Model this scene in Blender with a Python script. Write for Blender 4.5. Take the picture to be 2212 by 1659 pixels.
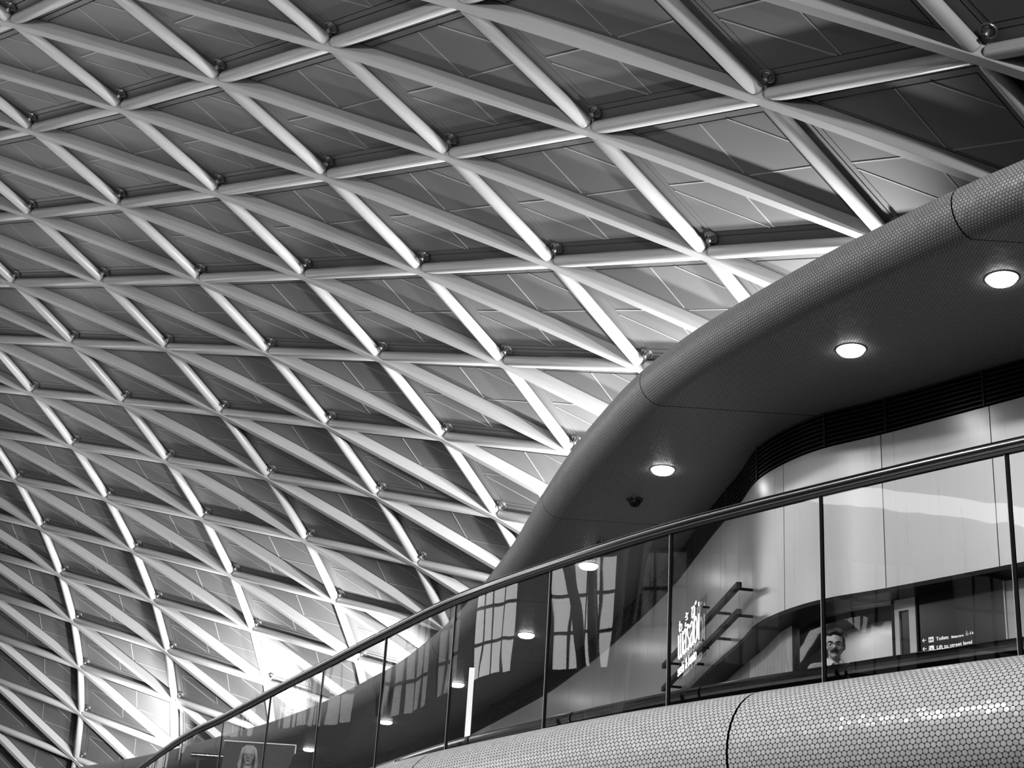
import bpy, bmesh, math, random
import numpy as np
from mathutils import Vector, Matrix
random.seed(7)
for o in list(bpy.data.objects): bpy.data.objects.remove(o)
S = bpy.context.scene
col = S.collection
EYE = 1.6                                  # camera height above the concourse floor

# ---------------------------------------------------------------- camera
F = 3450.0; PITCH = math.atan(F/7795.8); ROLL = math.radians(3.7068)
fw = np.array([0, math.cos(PITCH), math.sin(PITCH)])
r0 = np.array([1., 0, 0]); u0 = np.cross(r0, fw)
rr = math.cos(ROLL)*r0+math.sin(ROLL)*u0
uu = -math.sin(ROLL)*r0+math.cos(ROLL)*u0
cam = bpy.data.cameras.new('camera'); cam.sensor_width = 36; cam.lens = F/2212*36
cam.clip_end = 400
co = bpy.data.objects.new('camera', cam); col.objects.link(co)
m = Matrix.Identity(4)
for r in range(3):
    m[r][0] = rr[r]; m[r][1] = uu[r]; m[r][2] = -fw[r]
m[2][3] = EYE
co.matrix_world = m
S.camera = co
def project(p):
    p = np.array(p, float)-[0, 0, EYE]; z = p@fw
    return 1106+F*(p@rr)/z, 829.5-F*(p@uu)/z, z

# ---------------------------------------------------------------- light and exposure
S.view_settings.view_transform = 'Standard'; S.view_settings.look = 'None'
S.view_settings.gamma = 1; S.view_settings.use_curve_mapping = False
S.view_settings.exposure = 0.0
W = bpy.data.worlds.new('night_sky'); S.world = W; W.use_nodes = True
W.node_tree.nodes['Background'].inputs[0].default_value = (0.5, 0.5, 0.5, 1)
W.node_tree.nodes['Background'].inputs[1].default_value = 0.004
def spot(name, loc, target, power, angle=100, blend=0.6, size=0.3):
    l = bpy.data.lights.new(name, 'SPOT'); l.energy = power; l.spot_size = math.radians(angle)
    l.spot_blend = blend; l.shadow_soft_size = size
    o = bpy.data.objects.new(name, l); col.objects.link(o); o.location = loc
    d = Vector(target)-Vector(loc); o.rotation_euler = d.to_track_quat('-Z', 'Y').to_euler()
    return o
# uplights standing on the canopy roof, washing the lattice
UP = [((6, 21, 11.0), (0, 21, 13), 3600, 160), ((5, 26, 10.6), (0, 28, 14), 6500, 160), ((3.5, 30, 10.6), (-3, 32, 14), 7500, 160),
      ((-6, 45.5, 10.6), (-12, 49, 14), 3800, 160), ((5, 23, 9.3), (1.5, 26, 14), 2200, 150), ((-2, 41, 9.3), (-5, 46, 14), 9500, 125), ((-10.5, 50, 10.4), (-16, 54, 15), 2600, 150)]
for a, b, p, w_ in UP: spot('uplight', a, b, p, w_, 0.6, 0.13)
# unseen fill spots, added behind and beside the viewer to brighten ribs and cladding
for a, b, p, w_ in [((10, -2, 12), (-9, 32, 18), 15000, 60), ((-9, -8, 8), (-9, 36, 17), 15000, 60), ((-14.5, 4, 14.5), (2, 11, 4), 3600, 60), ((-5, 3, 16), (1.5, 9.5, 3.2), 7000, 50)]:
    spot('fill_spot', a, b, p, w_, 0.6, 0.5)

# ---------------------------------------------------------------- materials
def nt(name):
    m_ = bpy.data.materials.new(name); m_.use_nodes = True
    t = m_.node_tree; return m_, t, t.nodes['Principled BSDF']
def g(v): return (v, v, v, 1)
def mat(name, c, rough=0.5, metal=0.0, noise=0.0, scale=8.0, bump=0.0, spec=0.5):
    m_, t, b = nt(name)
    b.inputs['Base Color'].default_value = g(c); b.inputs['Roughness'].default_value = rough
    b.inputs['Metallic'].default_value = metal; b.inputs['Specular IOR Level'].default_value = spec
    if noise or bump:
        tc = t.nodes.new('ShaderNodeTexCoord'); n = t.nodes.new('ShaderNodeTexNoise')
        n.inputs['Scale'].default_value = scale; n.inputs['Detail'].default_value = 4
        t.links.new(tc.outputs['Object'], n.inputs['Vector'])
        if noise:
            mr = t.nodes.new('ShaderNodeMapRange')
            mr.inputs['To Min'].default_value = c*(1-noise); mr.inputs['To Max'].default_value = c*(1+noise)
            t.links.new(n.outputs['Fac'], mr.inputs['Value'])
            t.links.new(mr.outputs['Result'], b.inputs['Base Color'])
        if bump:
            bu = t.nodes.new('ShaderNodeBump'); bu.inputs['Strength'].default_value = bump
            t.links.new(n.outputs['Fac'], bu.inputs['Height']); t.links.new(bu.outputs['Normal'], b.inputs['Normal'])
    return m_
def emis(name, s, c=1.0):
    m_, t, b = nt(name)
    b.inputs['Base Color'].default_value = g(0.8); b.inputs['Emission Color'].default_value = g(c)
    b.inputs['Emission Strength'].default_value = s; return m_
def glass(name, tint=0.93, ior=1.55):
    m_, t, b = nt(name); t.nodes.remove(b)
    out = t.nodes['Material Output']; tr = t.nodes.new('ShaderNodeBsdfTransparent'); gl = t.nodes.new('ShaderNodeBsdfGlossy')
    tr.inputs[0].default_value = g(tint); gl.inputs['Roughness'].default_value = 0.01
    fr = t.nodes.new('ShaderNodeFresnel'); fr.inputs['IOR'].default_value = ior
    # rolled panes: faint vertical waviness in the reflections
    tc = t.nodes.new('ShaderNodeTexCoord'); mp = t.nodes.new('ShaderNodeMapping'); mp.inputs['Scale'].default_value = (1.6, 1.6, 0.5)
    n = t.nodes.new('ShaderNodeTexNoise'); n.inputs['Scale'].default_value = 1.0
    bu = t.nodes.new('ShaderNodeBump'); bu.inputs['Strength'].default_value = 0.07; bu.inputs['Distance'].default_value = 0.05
    t.links.new(tc.outputs['Object'], mp.inputs[0]); t.links.new(mp.outputs[0], n.inputs['Vector'])
    t.links.new(n.outputs['Fac'], bu.inputs['Height']); t.links.new(bu.outputs['Normal'], gl.inputs['Normal'])
    mx = t.nodes.new('ShaderNodeMixShader')
    ge = t.nodes.new('ShaderNodeNewGeometry'); inv = t.nodes.new('ShaderNodeMath'); inv.operation = 'SUBTRACT'; inv.inputs[0].default_value = 1
    t.links.new(ge.outputs['Backfacing'], inv.inputs[1]); mu = t.nodes.new('ShaderNodeMath'); mu.operation = 'MULTIPLY'
    t.links.new(fr.outputs[0], mu.inputs[0]); t.links.new(inv.outputs[0], mu.inputs[1])
    t.links.new(mu.outputs[0], mx.inputs[0]); t.links.new(tr.outputs[0], mx.inputs[1]); t.links.new(gl.outputs[0], mx.inputs[2])
    t.links.new(mx.outputs[0], out.inputs['Surface']); return m_
def vmath(t, op, a=None, b=None):
    n = t.nodes.new('ShaderNodeVectorMath'); n.operation = op
    for i, v in enumerate((a, b)):
        if v is None: continue
        if isinstance(v, tuple): n.inputs[i].default_value = v
        else: t.links.new(v, n.inputs[i])
    return n
def fmath(t, op, a, b=None, c=None):
    n = t.nodes.new('ShaderNodeMath'); n.operation = op
    for i, v in enumerate((a, b, c)):
        if v is None: continue
        if isinstance(v, (int, float)): n.inputs[i].default_value = v
        else: t.links.new(v, n.inputs[i])
    return n.outputs[0]
def penny(name, tile, grout, pitch, rough=0.22):
    """round mosaic tiles on a hexagonal lattice, laid out in UV metres"""
    m_, t, b = nt(name)
    uv = t.nodes.new('ShaderNodeUVMap'); uv.uv_map = 'UVMap'
    s3 = math.sqrt(3)
    p = vmath(t, 'SCALE', uv.outputs[0]); p.inputs['Scale'].default_value = 1/pitch
    dist = []; ids = []
    for off in ((0, 0, 0), (0.5, s3/2, 0)):
        q = vmath(t, 'ADD', p.outputs[0], off)
        w = vmath(t, 'WRAP', q.outputs[0]); w.inputs[1].default_value = (0.5, s3/2, 1); w.inputs[2].default_value = (-0.5, -s3/2, -1)
        sx = t.nodes.new('ShaderNodeSeparateXYZ'); t.links.new(w.outputs[0], sx.inputs[0])
        cx = t.nodes.new('ShaderNodeCombineXYZ'); t.links.new(sx.outputs[0], cx.inputs[0]); t.links.new(sx.outputs[1], cx.inputs[1])
        dist.append(vmath(t, 'LENGTH', cx.outputs[0]).outputs['Value'])
        ids.append(vmath(t, 'SUBTRACT', p.outputs[0], cx.outputs[0]).outputs[0])
    dmin = fmath(t, 'MINIMUM', dist[0], dist[1])
    pick = fmath(t, 'LESS_THAN', dist[0], dist[1])
    mi = t.nodes.new('ShaderNodeMix'); mi.data_type = 'VECTOR'
    t.links.new(pick, mi.inputs['Factor']); t.links.new(ids[1], mi.inputs[4]); t.links.new(ids[0], mi.inputs[5])
    sn = vmath(t, 'SNAP', mi.outputs[1], (0.25, 0.25, 1))
    wn = t.nodes.new('ShaderNodeTexWhiteNoise'); wn.noise_dimensions = '2D'; t.links.new(sn.outputs[0], wn.inputs['Vector'])
    mask = t.nodes.new('ShaderNodeMapRange'); mask.interpolation_type = 'SMOOTHSTEP'
    mask.inputs['From Min'].default_value = 0.43; mask.inputs['From Max'].default_value = 0.47
    mask.inputs['To Min'].default_value = 1; mask.inputs['To Max'].default_value = 0
    t.links.new(dmin, mask.inputs['Value'])
    bri = fmath(t, 'MULTIPLY_ADD', wn.outputs['Value'], tile*0.16, tile*0.92)
    mc = t.nodes.new('ShaderNodeMix'); mc.data_type = 'FLOAT'
    t.links.new(mask.outputs[0], mc.inputs['Factor']); mc.inputs[2].default_value = grout; t.links.new(bri, mc.inputs[3])
    t.links.new(mc.outputs[0], b.inputs['Base Color'])
    ro = t.nodes.new('ShaderNodeMix'); ro.data_type = 'FLOAT'; ro.inputs[2].default_value = 0.8; ro.inputs[3].default_value = rough
    t.links.new(mask.outputs[0], ro.inputs['Factor']); t.links.new(ro.outputs[0], b.inputs['Roughness'])
    # each tile sits at its own slight tilt
    ge = t.nodes.new('ShaderNodeNewGeometry')
    c5 = vmath(t, 'SUBTRACT', wn.outputs['Color'], (0.5, 0.5, 0.5)); sc = vmath(t, 'SCALE', c5.outputs[0]); sc.inputs['Scale'].default_value = 0.09
    ad = vmath(t, 'ADD', ge.outputs['Normal'], sc.outputs[0]); no = vmath(t, 'NORMALIZE', ad.outputs[0])
    t.links.new(no.outputs[0], b.inputs['Normal'])
    return m_
def brushed(name, c, rough=0.32):
    m_, t, b = nt(name); b.inputs['Metallic'].default_value = 0.55
    b.inputs['Base Color'].default_value = g(c)
    tc = t.nodes.new('ShaderNodeTexCoord'); mp = t.nodes.new('ShaderNodeMapping'); mp.inputs['Scale'].default_value = (9, 9, 0.25)
    n = t.nodes.new('ShaderNodeTexNoise'); n.inputs['Scale'].default_value = 2; n.inputs['Detail'].default_value = 5
    t.links.new(tc.outputs['Object'], mp.inputs[0]); t.links.new(mp.outputs[0], n.inputs['Vector'])
    mr = t.nodes.new('ShaderNodeMapRange'); mr.inputs['To Min'].default_value = rough*0.92; mr.inputs['To Max'].default_value = rough*1.1
    t.links.new(n.outputs['Fac'], mr.inputs['Value']); t.links.new(mr.outputs[0], b.inputs['Roughness'])
    mc = t.nodes.new('ShaderNodeMapRange'); mc.inputs['To Min'].default_value = c*0.94; mc.inputs['To Max'].default_value = min(1, c*1.05)
    t.links.new(n.outputs['Fac'], mc.inputs['Value']); t.links.new(mc.outputs[0], b.inputs['Base Color'])
    return m_
def wood(name, c, c2):
    m_, t, b = nt(name)
    tc = t.nodes.new('ShaderNodeTexCoord'); mp = t.nodes.new('ShaderNodeMapping'); mp.inputs['Scale'].default_value = (6, 6, 0.55)
    n = t.nodes.new('ShaderNodeTexNoise'); n.inputs['Scale'].default_value = 1.3; n.inputs['Distortion'].default_value = 0.4
    t.links.new(tc.outputs['Object'], mp.inputs[0]); t.links.new(mp.outputs[0], n.inputs['Vector'])
    f = fmath(t, 'PINGPONG', fmath(t, 'MULTIPLY', n.outputs['Fac'], 14), 1)
    mc = t.nodes.new('ShaderNodeMapRange'); mc.inputs['To Min'].default_value = c; mc.inputs['To Max'].default_value = c2
    t.links.new(f, mc.inputs['Value']); t.links.new(mc.outputs[0], b.inputs['Base Color']); b.inputs['Roughness'].default_value = 0.4
    return m_
def brick(name, a, b_, mo):
    m_, t, b = nt(name); tc = t.nodes.new('ShaderNodeTexCoord'); mp = t.nodes.new('ShaderNodeMapping')
    mp.inputs['Rotation'].default_value = (math.radians(90), 0, 0)
    sx = t.nodes.new('ShaderNodeSeparateXYZ'); cx = t.nodes.new('ShaderNodeCombineXYZ')
    t.links.new(tc.outputs['Object'], sx.inputs[0]); t.links.new(sx.outputs[1], cx.inputs[0]); t.links.new(sx.outputs[2], cx.inputs[1])
    br = t.nodes.new('ShaderNodeTexBrick'); br.inputs['Scale'].default_value = 4
    br.inputs['Color1'].default_value = g(a); br.inputs['Color2'].default_value = g(b_); br.inputs['Mortar'].default_value = g(mo)
    t.links.new(cx.outputs[0], br.inputs['Vector']); t.links.new(br.outputs['Color'], b.inputs['Base Color'])
    b.inputs['Roughness'].default_value = 0.8; return m_

M = dict(
    rib=mat('rib_paint', 0.27, 0.42, noise=0.04, scale=3),
    tube=mat('tube_paint', 0.32, 0.3, noise=0.03, scale=3),
    panel=mat('roof_panel_metal', 0.10, 0.45, 0.0, noise=0.06, scale=1.5),
    seam=mat('panel_seam', 0.24, 0.4),
    deck=mat('roof_deck', 0.012, 0.9, noise=0.2),
    disc=mat('fixing_metal', 0.16, 0.3, 0.7, noise=0.1),
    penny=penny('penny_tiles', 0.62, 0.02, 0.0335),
    penny_shaded=penny('canopy_tiles_shaded', 0.37, 0.012, 0.0335, 0.35),  # darker copy of the cladding tiles, canopy shade put into the colour
    gap=mat('joint_black', 0.006, 0.6, noise=0.1, spec=0.06),
    black=mat('black_metal', 0.008, 0.4, noise=0.2, spec=0.15),
    grille=mat('grille_metal', 0.03, 0.3, 0.6, noise=0.1),
    steel=mat('handrail_steel', 0.34, 0.17, 1.0, noise=0.01),
    dsteel=mat('foot_rail_steel', 0.22, 0.13, 1.0, noise=0.01),
    wall=brushed('brushed_wall_panel', 0.6, 0.28),
    glass=glass('balustrade_glass'),
    shopglass=glass('shop_glass', 0.9, 1.45),
    wood=wood('shop_wood', 0.26, 0.4), wood2=wood('pale_shop_wood', 0.45, 0.7),
    white=mat('white_paint', 0.75, 0.4, noise=0.03), pale=mat('pale_panel', 0.55, 0.35, noise=0.05),
    dark=mat('dark_panel', 0.03, 0.12, noise=0.25, scale=3), darkm=mat('dark_matt', 0.02, 0.6, noise=0.2),
    floor=mat('terrazzo', 0.05, 0.35, noise=0.3, scale=60), slab=mat('concrete', 0.3, 0.8, noise=0.2),
    lens=emis('lamp_lens', 8), neon=emis('neon_tube', 2.2), text=emis('lit_text', 0.75), trim=mat('lamp_trim', 0.5, 0.3, noise=0.02),
    brick=brick('yellow_brick', 0.12, 0.08, 0.14), winlit=emis('lit_window', 4.0), windim=emis('dim_window', 0.12), strip=emis('highlight_strip', 5), frame=mat('window_frame', 0.1, 0.5, noise=0.1),
    skin=mat('skin', 0.42, 0.5, noise=0.06, scale=25), hair=mat('dark_hair', 0.008, 0.45, noise=0.5, scale=60, bump=0.3),
    blonde=mat('fair_hair', 0.42, 0.45, noise=0.4, scale=70, bump=0.5), jacket=mat('grey_jacket', 0.26, 0.85, noise=0.3, scale=90),
    shirt=mat('pale_shirt', 0.55, 0.8, noise=0.05, scale=40), coat=mat('black_coat', 0.01, 0.85, noise=0.3, scale=40),
    eye=mat('eye_white', 0.6, 0.2, noise=0.02), iris=mat('iris', 0.02, 0.1, noise=0.1), lip=mat('lip', 0.25, 0.45, noise=0.05),
    stone=mat('concourse_floor', 0.035, 0.3, noise=0.15, scale=2), trunk=mat('column_paint', 0.35, 0.4, noise=0.04),
)

# ---------------------------------------------------------------- object helpers
def tag(o, label=None, cat=None, group=None, kind=None):
    for k, v in (('label', label), ('category', cat), ('group', group), ('kind', kind)):
        if v: o[k] = v
    return o
def empty(name, loc=(0, 0, 0), rz=0, parent=None):
    o = bpy.data.objects.new(name, None); col.objects.link(o); o.location = loc; o.rotation_euler.z = rz
    o.empty_display_size = 0.2
    if parent: o.parent = parent
    return o
class MB:
    def __init__(s): s.v = []; s.f = []; s.uv = []; s.mi = []
    def face(s, pts, uv=None, mi=0):
        i = len(s.v); s.v += [tuple(p) for p in pts]; s.f.append(tuple(range(i, i+len(pts))))
        s.uv.append(uv or [(0, 0)]*len(pts)); s.mi.append(mi)
    def grid(s, P, U=None, mi=0, closed=False):
        """P[i][j] points shared between faces"""
        n = len(P); k = len(P[0]); b = len(s.v)
        for row in P: s.v += [tuple(p) for p in row]
        for i in range(n-1):
            for j in range(k if closed else k-1):
                j2 = (j+1) % k
                s.f.append((b+i*k+j, b+(i+1)*k+j, b+(i+1)*k+j2, b+i*k+j2))
                s.uv.append([U[i][j], U[i+1][j], U[i+1][j2], U[i][j2]] if U is not None else [(0, 0)]*4); s.mi.append(mi)
    def cap(s, pts, mi=0): s.face(pts, mi=mi)
    def box(s, c, size, rot=None, mi=0):
        R_ = rot or Matrix.Identity(3); c = Vector(c); x, y, z = [q/2 for q in size]
        P = [c+R_@Vector((a*x, b*y, d*z)) for a in (-1, 1) for b in (-1, 1) for d in (-1, 1)]
        for q in ((0, 1, 3, 2), (4, 6, 7, 5), (0, 4, 5, 1), (2, 3, 7, 6), (0, 2, 6, 4), (1, 5, 7, 3)):
            s.face([P[k] for k in q], mi=mi)
    def tube(s, pts, rad, n=10, caps=True, mi=0, ex=1.0, ref=None):
        pts = [Vector(p) for p in pts]; R_ = rad if hasattr(rad, '__len__') else [rad]*len(pts)
        rows = []; prev = None
        for i, p in enumerate(pts):
            t_ = (pts[min(i+1, len(pts)-1)]-pts[max(i-1, 0)]).normalized()
            a = Vector(ref) if ref is not None else (Vector((0, 0, 1)) if abs(t_.z) < 0.9 else Vector((1, 0, 0)))
            if prev is not None and ref is None: a = prev
            a = (a-t_*a.dot(t_)).normalized(); b = t_.cross(a); prev = a
            rows.append([p+(a*math.cos(q)*ex+b*math.sin(q))*R_[i] for q in [2*math.pi*k/n for k in range(n)]])
        s.grid(rows, closed=True, mi=mi)
        if caps: s.cap(rows[0][::-1], mi); s.cap(rows[-1], mi)
    def capsule(s, a, b, r1, r2=None, n=12, mi=0, flat=1.0):
        r2 = r2 or r1; a = Vector(a); b = Vector(b); d = (b-a).normalized(); P = []; R_ = []
        for k in range(1, 5): q = k/4*math.pi/2; P.append(a-d*r1*flat*math.cos(q)); R_.append(r1*math.sin(q))
        for k in range(4, 0, -1): q = k/4*math.pi/2; P.append(b+d*r2*flat*math.cos(q)); R_.append(r2*math.sin(q))
        s.tube(P, R_, n, mi=mi)
    def ball(s, c, rx, ry=None, rz=None, n=12, mi=0, rot=None):
        ry = ry or rx; rz = rz or rx; R_ = rot or Matrix.Identity(3); c = Vector(c)
        rows = [[c+R_@Vector((rx*math.sin(a)*math.cos(b), ry*math.sin(a)*math.sin(b), rz*math.cos(a))) for b in [2*math.pi*k/(2*n) for k in range(2*n)]]
                for a in [math.pi*(i+0.03)/(n+0.06) for i in range(n+1)]]
        s.grid(rows, closed=True, mi=mi); s.cap(rows[0], mi); s.cap(rows[-1][::-1], mi)
    def build(s, name, mats, parent=None, smooth=False, loc=None, merge=False):
        me = bpy.data.meshes.new(name)
        org = Vector(loc) if loc is not None else Vector((0, 0, 0))
        me.from_pydata([tuple(Vector(p)-org) for p in s.v], [], s.f)
        mats = mats if isinstance(mats, (list, tuple)) else [mats]
        for q in mats: me.materials.append(q)
        ul = me.uv_layers.new(name='UVMap'); k = 0
        for fi, u in enumerate(s.uv):
            for c in u: ul.data[k].uv = c; k += 1
        for i, p in enumerate(me.polygons): p.material_index = s.mi[i]; p.use_smooth = smooth
        me.update()
        o = bpy.data.objects.new(name, me); col.objects.link(o); o.location = org
        if parent:
            o.parent = parent
            o.location = org-Vector(parent.location) if parent.type == 'EMPTY' or True else org
        return o
def evalmesh(o, name):
    dg = bpy.context.evaluated_depsgraph_get(); me = bpy.data.meshes.new_from_object(o.evaluated_get(dg))
    old = o.data; o.modifiers.clear(); o.data = me; me.name = name
    return o
def smooth_angle(o, deg=40):
    me = o.data
    for p in me.polygons: p.use_smooth = True
    try: me.set_sharp_from_angle(angle=math.radians(deg))
    except Exception: pass
def cr(P, n=12):
    P = np.array(P, float); Q = np.vstack([2*P[0]-P[1], P, 2*P[-1]-P[-2]]); out = []
    for i in range(1, len(Q)-2):
        for t in np.linspace(0, 1, n, endpoint=False):
            a, b, c, d = Q[i-1:i+3]
            out.append(.5*(2*b+(c-a)*t+(2*a-5*b+4*c-d)*t*t+(3*b-a-3*c+d)*t**3))
    out.append(P[-1]); return np.array(out)
class Curve:
    """plan curve, parametrised by arc length; positive offset = left of travel"""
    def __init__(s, P, n=12):
        s.c = cr(P, n); s.s = np.r_[0, np.cumsum(np.linalg.norm(np.diff(s.c, axis=0), axis=1))]; s.L = s.s[-1]
    def at(s, u, off=0.0):
        p = np.array([np.interp(u, s.s, s.c[:, k]) for k in (0, 1)]); t = s.tan(u)
        return p+off*np.array([-t[1], t[0]])
    def tan(s, u):
        a, b = max(0, u-0.25), min(s.L, u+0.25)
        d = np.array([np.interp(b, s.s, s.c[:, k])-np.interp(a, s.s, s.c[:, k]) for k in (0, 1)]); return d/np.linalg.norm(d)
    def near(s, X): return float(s.s[np.linalg.norm(s.c-np.array(X), axis=1).argmin()])
    def near_y(s, y): return float(np.interp(y, s.c[:, 1], s.s))

# ---------------------------------------------------------------- the roof lattice
COEF = np.array([-3.0976, 36.134, 12.79, 11.767, -8.9769, -4.3688, -0.95143, -0.30595, -0.071356, -0.034937, 0.11302, 0.063343, 0.12293, -0.065994, -0.025513, 6.5644, 9.6054, -6.6923, 1.5706, 0.77162, -1.0964, -0.058202, -0.53897, 0.10567, 0.02715, 0.093199, 0.13208, -3.1625, 1.4697, -0.44226, -0.51552, 0.46764, 0.70882, 0.029305, -0.19625, 0.68339, -0.41858, 0.21074, 0.35266, 0.010538, 0.028282, 0.62778, 0.075458, -0.19628, 0.025707]).reshape(15, 3)
def surf(i, j):
    a = (i-6)/6; b = (j+1)/4
    k = [a**m_*b**n for m_ in range(5) for n in range(5-m_)]
    return np.array(k)@COEF+[0, 0, EYE]
def snorm(i, j):
    n = np.cross(surf(i+.5, j)-surf(i-.5, j), surf(i, j+.5)-surf(i, j-.5)); n /= np.linalg.norm(n)
    return n if n[2] > 0 else -n
nodes = {}
for i in range(-2, 17):
    for j in range(-8, 9):
        p = surf(i, j); x, y, z = project(p)
        if z > 8 and p[2] > 8.5 and -420 < x < 3300 and -420 < y < 1950: nodes[(i, j)] = (Vector(p), Vector(snorm(i, j)))
RW, RD, TR = 0.155, 0.25, 0.11
def vis(p): x, y, z = project(p); return z > 0 and -10 < x < 2222 and -10 < y < 1669
def runs(di, dj):
    out = []
    for k in sorted(nodes):
        if (k[0]-di, k[1]-dj) not in nodes:
            r = [k]
            while (r[-1][0]+di, r[-1][1]+dj) in nodes: r.append((r[-1][0]+di, r[-1][1]+dj))
            if len(r) > 1: out.append(r)
    return out
def entry(r):
    """where a lattice line first enters the frame, from its left end"""
    P = []
    for a, b in zip(r[:-1], r[1:]):
        A, B = nodes[a][0], nodes[b][0]
        P += [project(A.lerp(B, t/40)) for t in range(40)]
    P = [p for p in P if 0 <= p[0] <= 2212 and 0 <= p[1] <= 1659]
    if not P: return None
    P.sort(key=lambda p: min(p[0], p[1])); p = P[0]
    return ('left edge', p[1]) if p[0] <= p[1] else ('top edge', p[0])
ORD = ['first', 'second', 'third', 'fourth', 'fifth', 'sixth', 'seventh', 'eighth', 'ninth', 'tenth', 'eleventh', 'twelfth', 'thirteenth', 'fourteenth', 'fifteenth', 'sixteenth', 'seventeenth', 'eighteenth', 'nineteenth', 'twentieth', 'twenty-first', 'twenty-second']
def label_runs(rs, what):
    E = {}
    for n, r in enumerate(rs): E[n] = entry(r)
    lab = {}
    for side, how in (('left edge', 'counted down'), ('top edge', 'rightwards along')):
        L = sorted((E[n][1], n) for n in E if E[n] and E[n][0] == side)
        for q, (_, n) in enumerate(L):
            lab[n] = '%s, %s %s the %s of the photo' % (what, ORD[q], how, side)
    return lab
# deep ribs: rectangular sections running from upper left to lower right
rs = runs(1, 1); lab = label_runs(rs, 'deep flat roof rib')
for n, r in enumerate(rs):
    if n not in lab: continue
    rows = []
    for q, k in enumerate(r):
        p, nn = nodes[k]; a = nodes[r[max(q-1, 0)]][0]; b = nodes[r[min(q+1, len(r)-1)]][0]
        t = (b-a).normalized(); sd = t.cross(nn).normalized()
        e = RW/2; h = [p-sd*(e-.012), p-sd*e+nn*.012, p-sd*e+nn*RD, p+sd*e+nn*RD, p+sd*e+nn*.012, p+sd*(e-.012)]
        rows.append(h)
    mb = MB(); mb.grid(rows, closed=True); mb.cap(rows[0][::-1]); mb.cap(rows[-1])
    o = mb.build('roof_rib', M['rib'], loc=nodes[r[0]][0]); tag(o, lab[n], 'roof rib', 'deep ribs of the roof lattice')
def tube_lines(di, dj, name, what, group):
    rs = runs(di, dj); lab = label_runs(rs, what)
    for n, r in enumerate(rs):
        if n not in lab: continue
        root = tag(empty(name, nodes[r[0]][0]), lab[n], 'roof tube', group)
        for a, b in zip(r[:-1], r[1:]):
            (A, na), (B, nb) = nodes[a], nodes[b]
            d = (B-A).normalized(); up = TR+.012
            # the tube stops where it meets the flank of the deep rib
            k0 = (a[0]+1, a[1]+1); ta = (nodes[k0][0]-A).normalized() if k0 in nodes else d
            A2 = A+na*up; B2 = B+nb*up
            mb = MB(); mb.capsule(A2+d*.13, B2-d*.13, TR, n=20, flat=.55)
            o = mb.build('tube_segment', M['tube'], root, smooth=True)
tube_lines(1, 0, 'steep_roof_tube', 'steep round roof tube', 'steep round tubes of the roof lattice')
tube_lines(0, 1, 'cross_roof_tube', 'crosswise round roof tube', 'crosswise round tubes of the roof lattice')
# ceiling: dark deck above, triangular panels below it
deck = MB()
def inset(T, d):
    """triangle T with its three edges (01,12,20) moved inwards by d[k]"""
    a, b, c = T; n = (b-a).cross(c-a).normalized(); E = [(a, b), (b, c), (c, a)]; L = []
    for (p, q), dd in zip(E, d):
        t = (q-p).normalized(); L.append((p+n.cross(t)*dd, t))
    out = []
    for k in range(3):
        (p, t), (q, u) = L[k-1], L[k]
        w = q-p; m2 = n.cross(u); s = w.dot(m2)/t.dot(m2) if abs(t.dot(m2)) > 1e-6 else 0
        out.append(p+t*s)
    return out
def ring(mb, A, B, up, th, mi=0):
    for k in range(3):
        k2 = (k+1) % 3
        mb.face([A[k], A[k2], B[k2], B[k]], mi=mi)
        mb.face([A[k]+up*th, A[k], B[k], B[k]+up*th], mi=mi)
        mb.face([B[k], B[k2], B[k2]+up*th, B[k]+up*th], mi=mi); mb.face([A[k2], A[k], A[k]+up*th, A[k2]+up*th], mi=mi)
def seam(mb, p, q, nn, w=0.022):
    d = (q-p).normalized(); s = d.cross(nn)*w/2; dn = -nn*.006
    mb.face([p-s+dn, p+s+dn, q+s+dn, q-s+dn], mi=1)
    mb.face([p-s, p-s+dn, q-s+dn, q-s], mi=1); mb.face([p+s+dn, p+s, q+s, q+s+dn], mi=1)
def tri_panel(T, nn, ed, kind):
    """T ordered so edge 0 = deep rib, edges 1, 2 = tubes"""
    mb = MB()
    A = inset(T, (.02, .02, .02)); B = inset(T, [x*.62 for x in ed])
    ring(mb, A, B, nn, .03)
    C = inset(T, [x*.62+.02 for x in ed]); D = inset(T, [x*.93 for x in ed]); ring(mb, C, D, nn, .03)
    P = inset(T, [x*.93+.016 for x in ed]); P = [p-nn*0.004 for p in P]
    mb.face(P); 
    for k in range(3): mb.face([P[k], P[k]+nn*.03, P[(k+1) % 3]+nn*.03, P[(k+1) % 3]])
    return mb, P
todo = []
for (i, j) in sorted(nodes):
    for kind, ks in (('framed_panel', [(i, j), (i+1, j), (i+1, j+1)]), ('seamed_panel', [(i, j), (i, j+1), (i+1, j+1)])):
        if not all(k in nodes for k in ks): continue
        nn = sum((nodes[k][1] for k in ks), Vector()).normalized()
        q = [nodes[k][0]+nodes[k][1]*RD for k in ks]
        # order: (far end of rib, near end, third corner)
        T = [q[0], q[2], q[1]]; ids = [ks[0], ks[2], ks[1]]
        if (T[1]-T[0]).cross(T[2]-T[0]).dot(nn) > 0: flip = False
        else: flip = True
        cen = (T[0]+T[1]+T[2])/3
        inview = any(vis(T[a].lerp(T[b], .5)) for a, b in ((0, 1), (1, 2), (2, 0))) or vis(cen) or any(vis(t) for t in T)
        todo.append((kind, T, nn, flip, inview, cen))
        dk = [t+nn*.06 for t in T]; deck.face(dk if flip else dk[::-1])
ceil = deck.build('ceiling', M['deck']); tag(ceil, kind='structure')
rest = {'framed_panel': MB(), 'seamed_panel': MB()}
count = {}
todo.sort(key=lambda t: (not t[4], (t[5]-Vector((0, 0, EYE))).length))
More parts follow.
